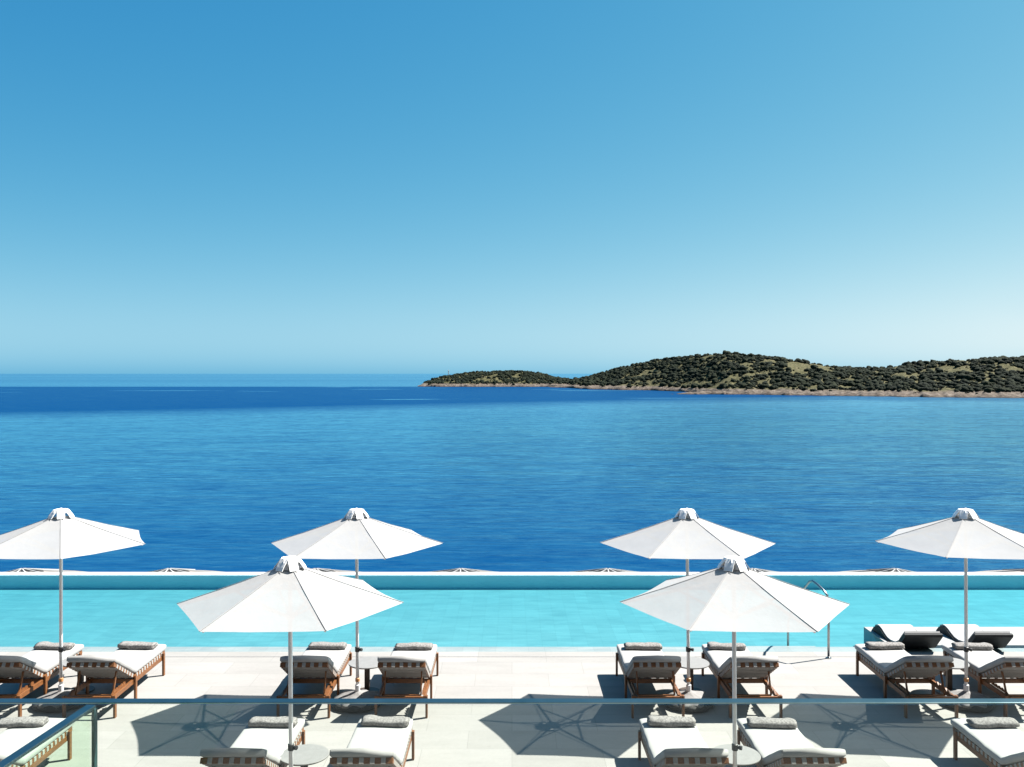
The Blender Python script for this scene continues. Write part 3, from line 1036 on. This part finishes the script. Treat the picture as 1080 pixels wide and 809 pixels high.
# ------------------------------------------------------------------ low loungers standing on the pool ledge
def make_wave_lounger():
    root = empty('pool_lounger')
    hw = 0.34
    top = [(-0.10, 0.345), (0.02, 0.24), (0.16, 0.11), (0.3, 0.045), (0.5, 0.02), (0.66, 0.03), (0.8, 0.075), (0.92, 0.12), (1.02, 0.14), (1.12, 0.135), (1.24, 0.09), (1.34, 0.0)]
    low = [(1.30, -0.02), (1.1, -0.022), (0.78, -0.022), (0.5, -0.02), (0.22, -0.02), (0.12, 0.03), (-0.02, 0.17), (-0.14, 0.285), (-0.145, 0.33)]
    bm = bmesh.new(); prism_x(bm, top + low, -hw, hw)
    obj('shell', bm, MAT['wicker'], root)
    # padded top following the wave
    bm = bmesh.new()
    up = [(y + 0.004, z + 0.004) for y, z in top[:-1]]
    th = [(y + 0.01 + 0.016 * (1 - i / 11.0), z + 0.03) for i, (y, z) in enumerate(top[:-1])]
    prism_x(bm, up + th[::-1], -hw + 0.025, hw - 0.025)
    obj('pad', bm, MAT['cushion'], root)
    return root
w1 = make_wave_lounger()
w1.location = (7.36, 16.24, 0.0)
tag(w1, 'low dark lounger standing on the pool ledge left of the rightmost parasol pole', 'pool lounger', 'low dark loungers on the pool ledge')
w2 = copy_tree(w1)
w2.location = (8.62, 16.24, 0.0)
tag(w2, 'low dark lounger standing on the pool ledge right of the rightmost parasol pole', 'pool lounger', 'low dark loungers on the pool ledge')

# ------------------------------------------------------------------ flat parasols on the lower terrace
def make_flat_parasol():
    root = empty('flat_parasol')
    bm = bmesh.new()
    lathe(bm, [(0.04, 2.735), (0.6, 2.603), (1.4, 2.416), (2.1, 2.256), (2.1, 2.236), (1.4, 2.396), (0.6, 2.583), (0.04, 2.715)], 48)
    can = obj('canopy', bm, MAT['straw'], root)
    bm = bmesh.new()
    for k in range(18):
        a = 2 * math.pi * k / 18 + 0.03 * math.sin(k * 2.3)
        bar(bm, (0.07 * math.cos(a), 0.07 * math.sin(a), 2.738), (0.56 * math.cos(a), 0.56 * math.sin(a), 2.622), 0.03, 0.01)
    obj('woven_vent', bm, MAT['black'], can)
    for k in range(8):
        bm = bmesh.new()
        a = 2 * math.pi * k / 8
        bar(bm, (0.04 * math.cos(a), 0.04 * math.sin(a), 2.752), (2.1 * math.cos(a), 2.1 * math.sin(a), 2.27), 0.03, 0.03)
        obj('rib', bm, MAT['white_paint'], can)
    bm = bmesh.new(); sweep(bm, [(0, 0, 0), (0, 0, 1.4), (0, 0, 2.7)], 0.04, 12)
    obj('pole', bm, MAT['alu'], root, smooth=True)
    bm = bmesh.new(); lathe(bm, [(0.35, 0.001), (0.36, 0.04), (0.34, 0.06), (0.05, 0.07)], 30)
    obj('base', bm, MAT['base_dark'], root)
    return root
FD = 25.6
fl = make_flat_parasol()
for i, px in enumerate((23, 178, 333, 486, 641, 795, 945, 1100)):
    o = fl if i == 0 else copy_tree(fl)
    o.location = ((px - 540) / F * FD, FD, -3.30)
    lab = ['leftmost flat parasol top showing above the pool edge', 'second flat parasol top from the left above the pool edge',
           'third flat parasol from the left, hidden behind the left near parasol', 'flat parasol top above the pool edge, just left of the middle between the near parasols',
           'flat parasol top above the pool edge just left of the third back parasol', 'sixth flat parasol from the left, hidden behind the right near parasol',
           'flat parasol top above the pool edge left of the rightmost parasol pole', 'flat parasol top at the right end of the pool edge'][i]
    tag(o, lab, 'parasol', 'flat parasols on the terrace below the pool edge')

# ------------------------------------------------------------------ unseen hotel front, added dark to block sky light and deepen shade
MAT['dark_glazing'] = simple('dark_glazing', (0.02, 0.024, 0.026), (0.04, 0.044, 0.046), 0.4, 0.3)
root = empty('hotel_building', (0, -3.4, 0))
tag(root, 'hotel front of dark glazed loggias rising behind the balcony', 'building')
bm = bmesh.new(); box(bm, (0, -1.6, 9), (90, 0.3, 30))
obj('glazing', bm, MAT['dark_glazing'], root)
for k in range(8):
    bm = bmesh.new(); box(bm, (0, -0.75, 2.35 + 3.2 * k), (90, 1.4, 0.24), bev=0.01)
    obj('floor_slab', bm, MAT['plaster'], root)
# ------------------------------------------------------------------ balcony with glass balustrades (nearest the camera)
RAIL_Y, RAIL_Z = 4.0, 3.545
CX = -1.84
bm = bmesh.new(); box(bm, (0, 0.56, 2.35), (14, 6.9, 0.2), bev=0.01)
tag(obj('balcony_floor', bm, MAT['plaster']), kind='structure')
root = empty('glass_balustrade', (0, RAIL_Y, 2.45))
tag(root, 'long glass balustrade with a thin steel top rail across the foreground', 'balustrade', 'balcony balustrades')
bm = bmesh.new(); box(bm, (0, 0, RAIL_Z - 2.45), (14, 0.05, 0.007), bev=0.0015)
obj('top_rail', bm, MAT['rail_metal'], root)
bm = bmesh.new(); box(bm, (0, 0, 0.541), (13.98, 0.012, 1.078))
obj('glass_panel', bm, MAT['glass'], root)
bm = bmesh.new(); box(bm, (CX, -0.03, 0.541), (0.014, 0.03, 1.07), bev=0.002)
obj('post', bm, MAT['post_teal'], root)
root = empty('glass_balustrade', (CX, RAIL_Y - 0.06, 2.45))
tag(root, 'short glass balustrade with sloping blue steel rail at the lower left corner', 'balustrade', 'balcony balustrades')
ang = math.atan2(-0.088, -1.0)
dvec = Vector((-0.088, -1.0, 0)).normalized()
bm = bmesh.new(); bar(bm, dvec * 0.0 + Vector((0, 0, RAIL_Z - 2.45)), dvec * 3.3 + Vector((0, 0, RAIL_Z - 2.45)), 0.042, 0.014, 0.002)
obj('top_rail', bm, MAT['rail_metal'], root)
bm = bmesh.new(); bar(bm, dvec * 0.002 + Vector((0, 0, 0.541)), dvec * 3.3 + Vector((0, 0, 0.541)), 0.022, 1.076)
obj('glass_panel', bm, MAT['glass'], root)
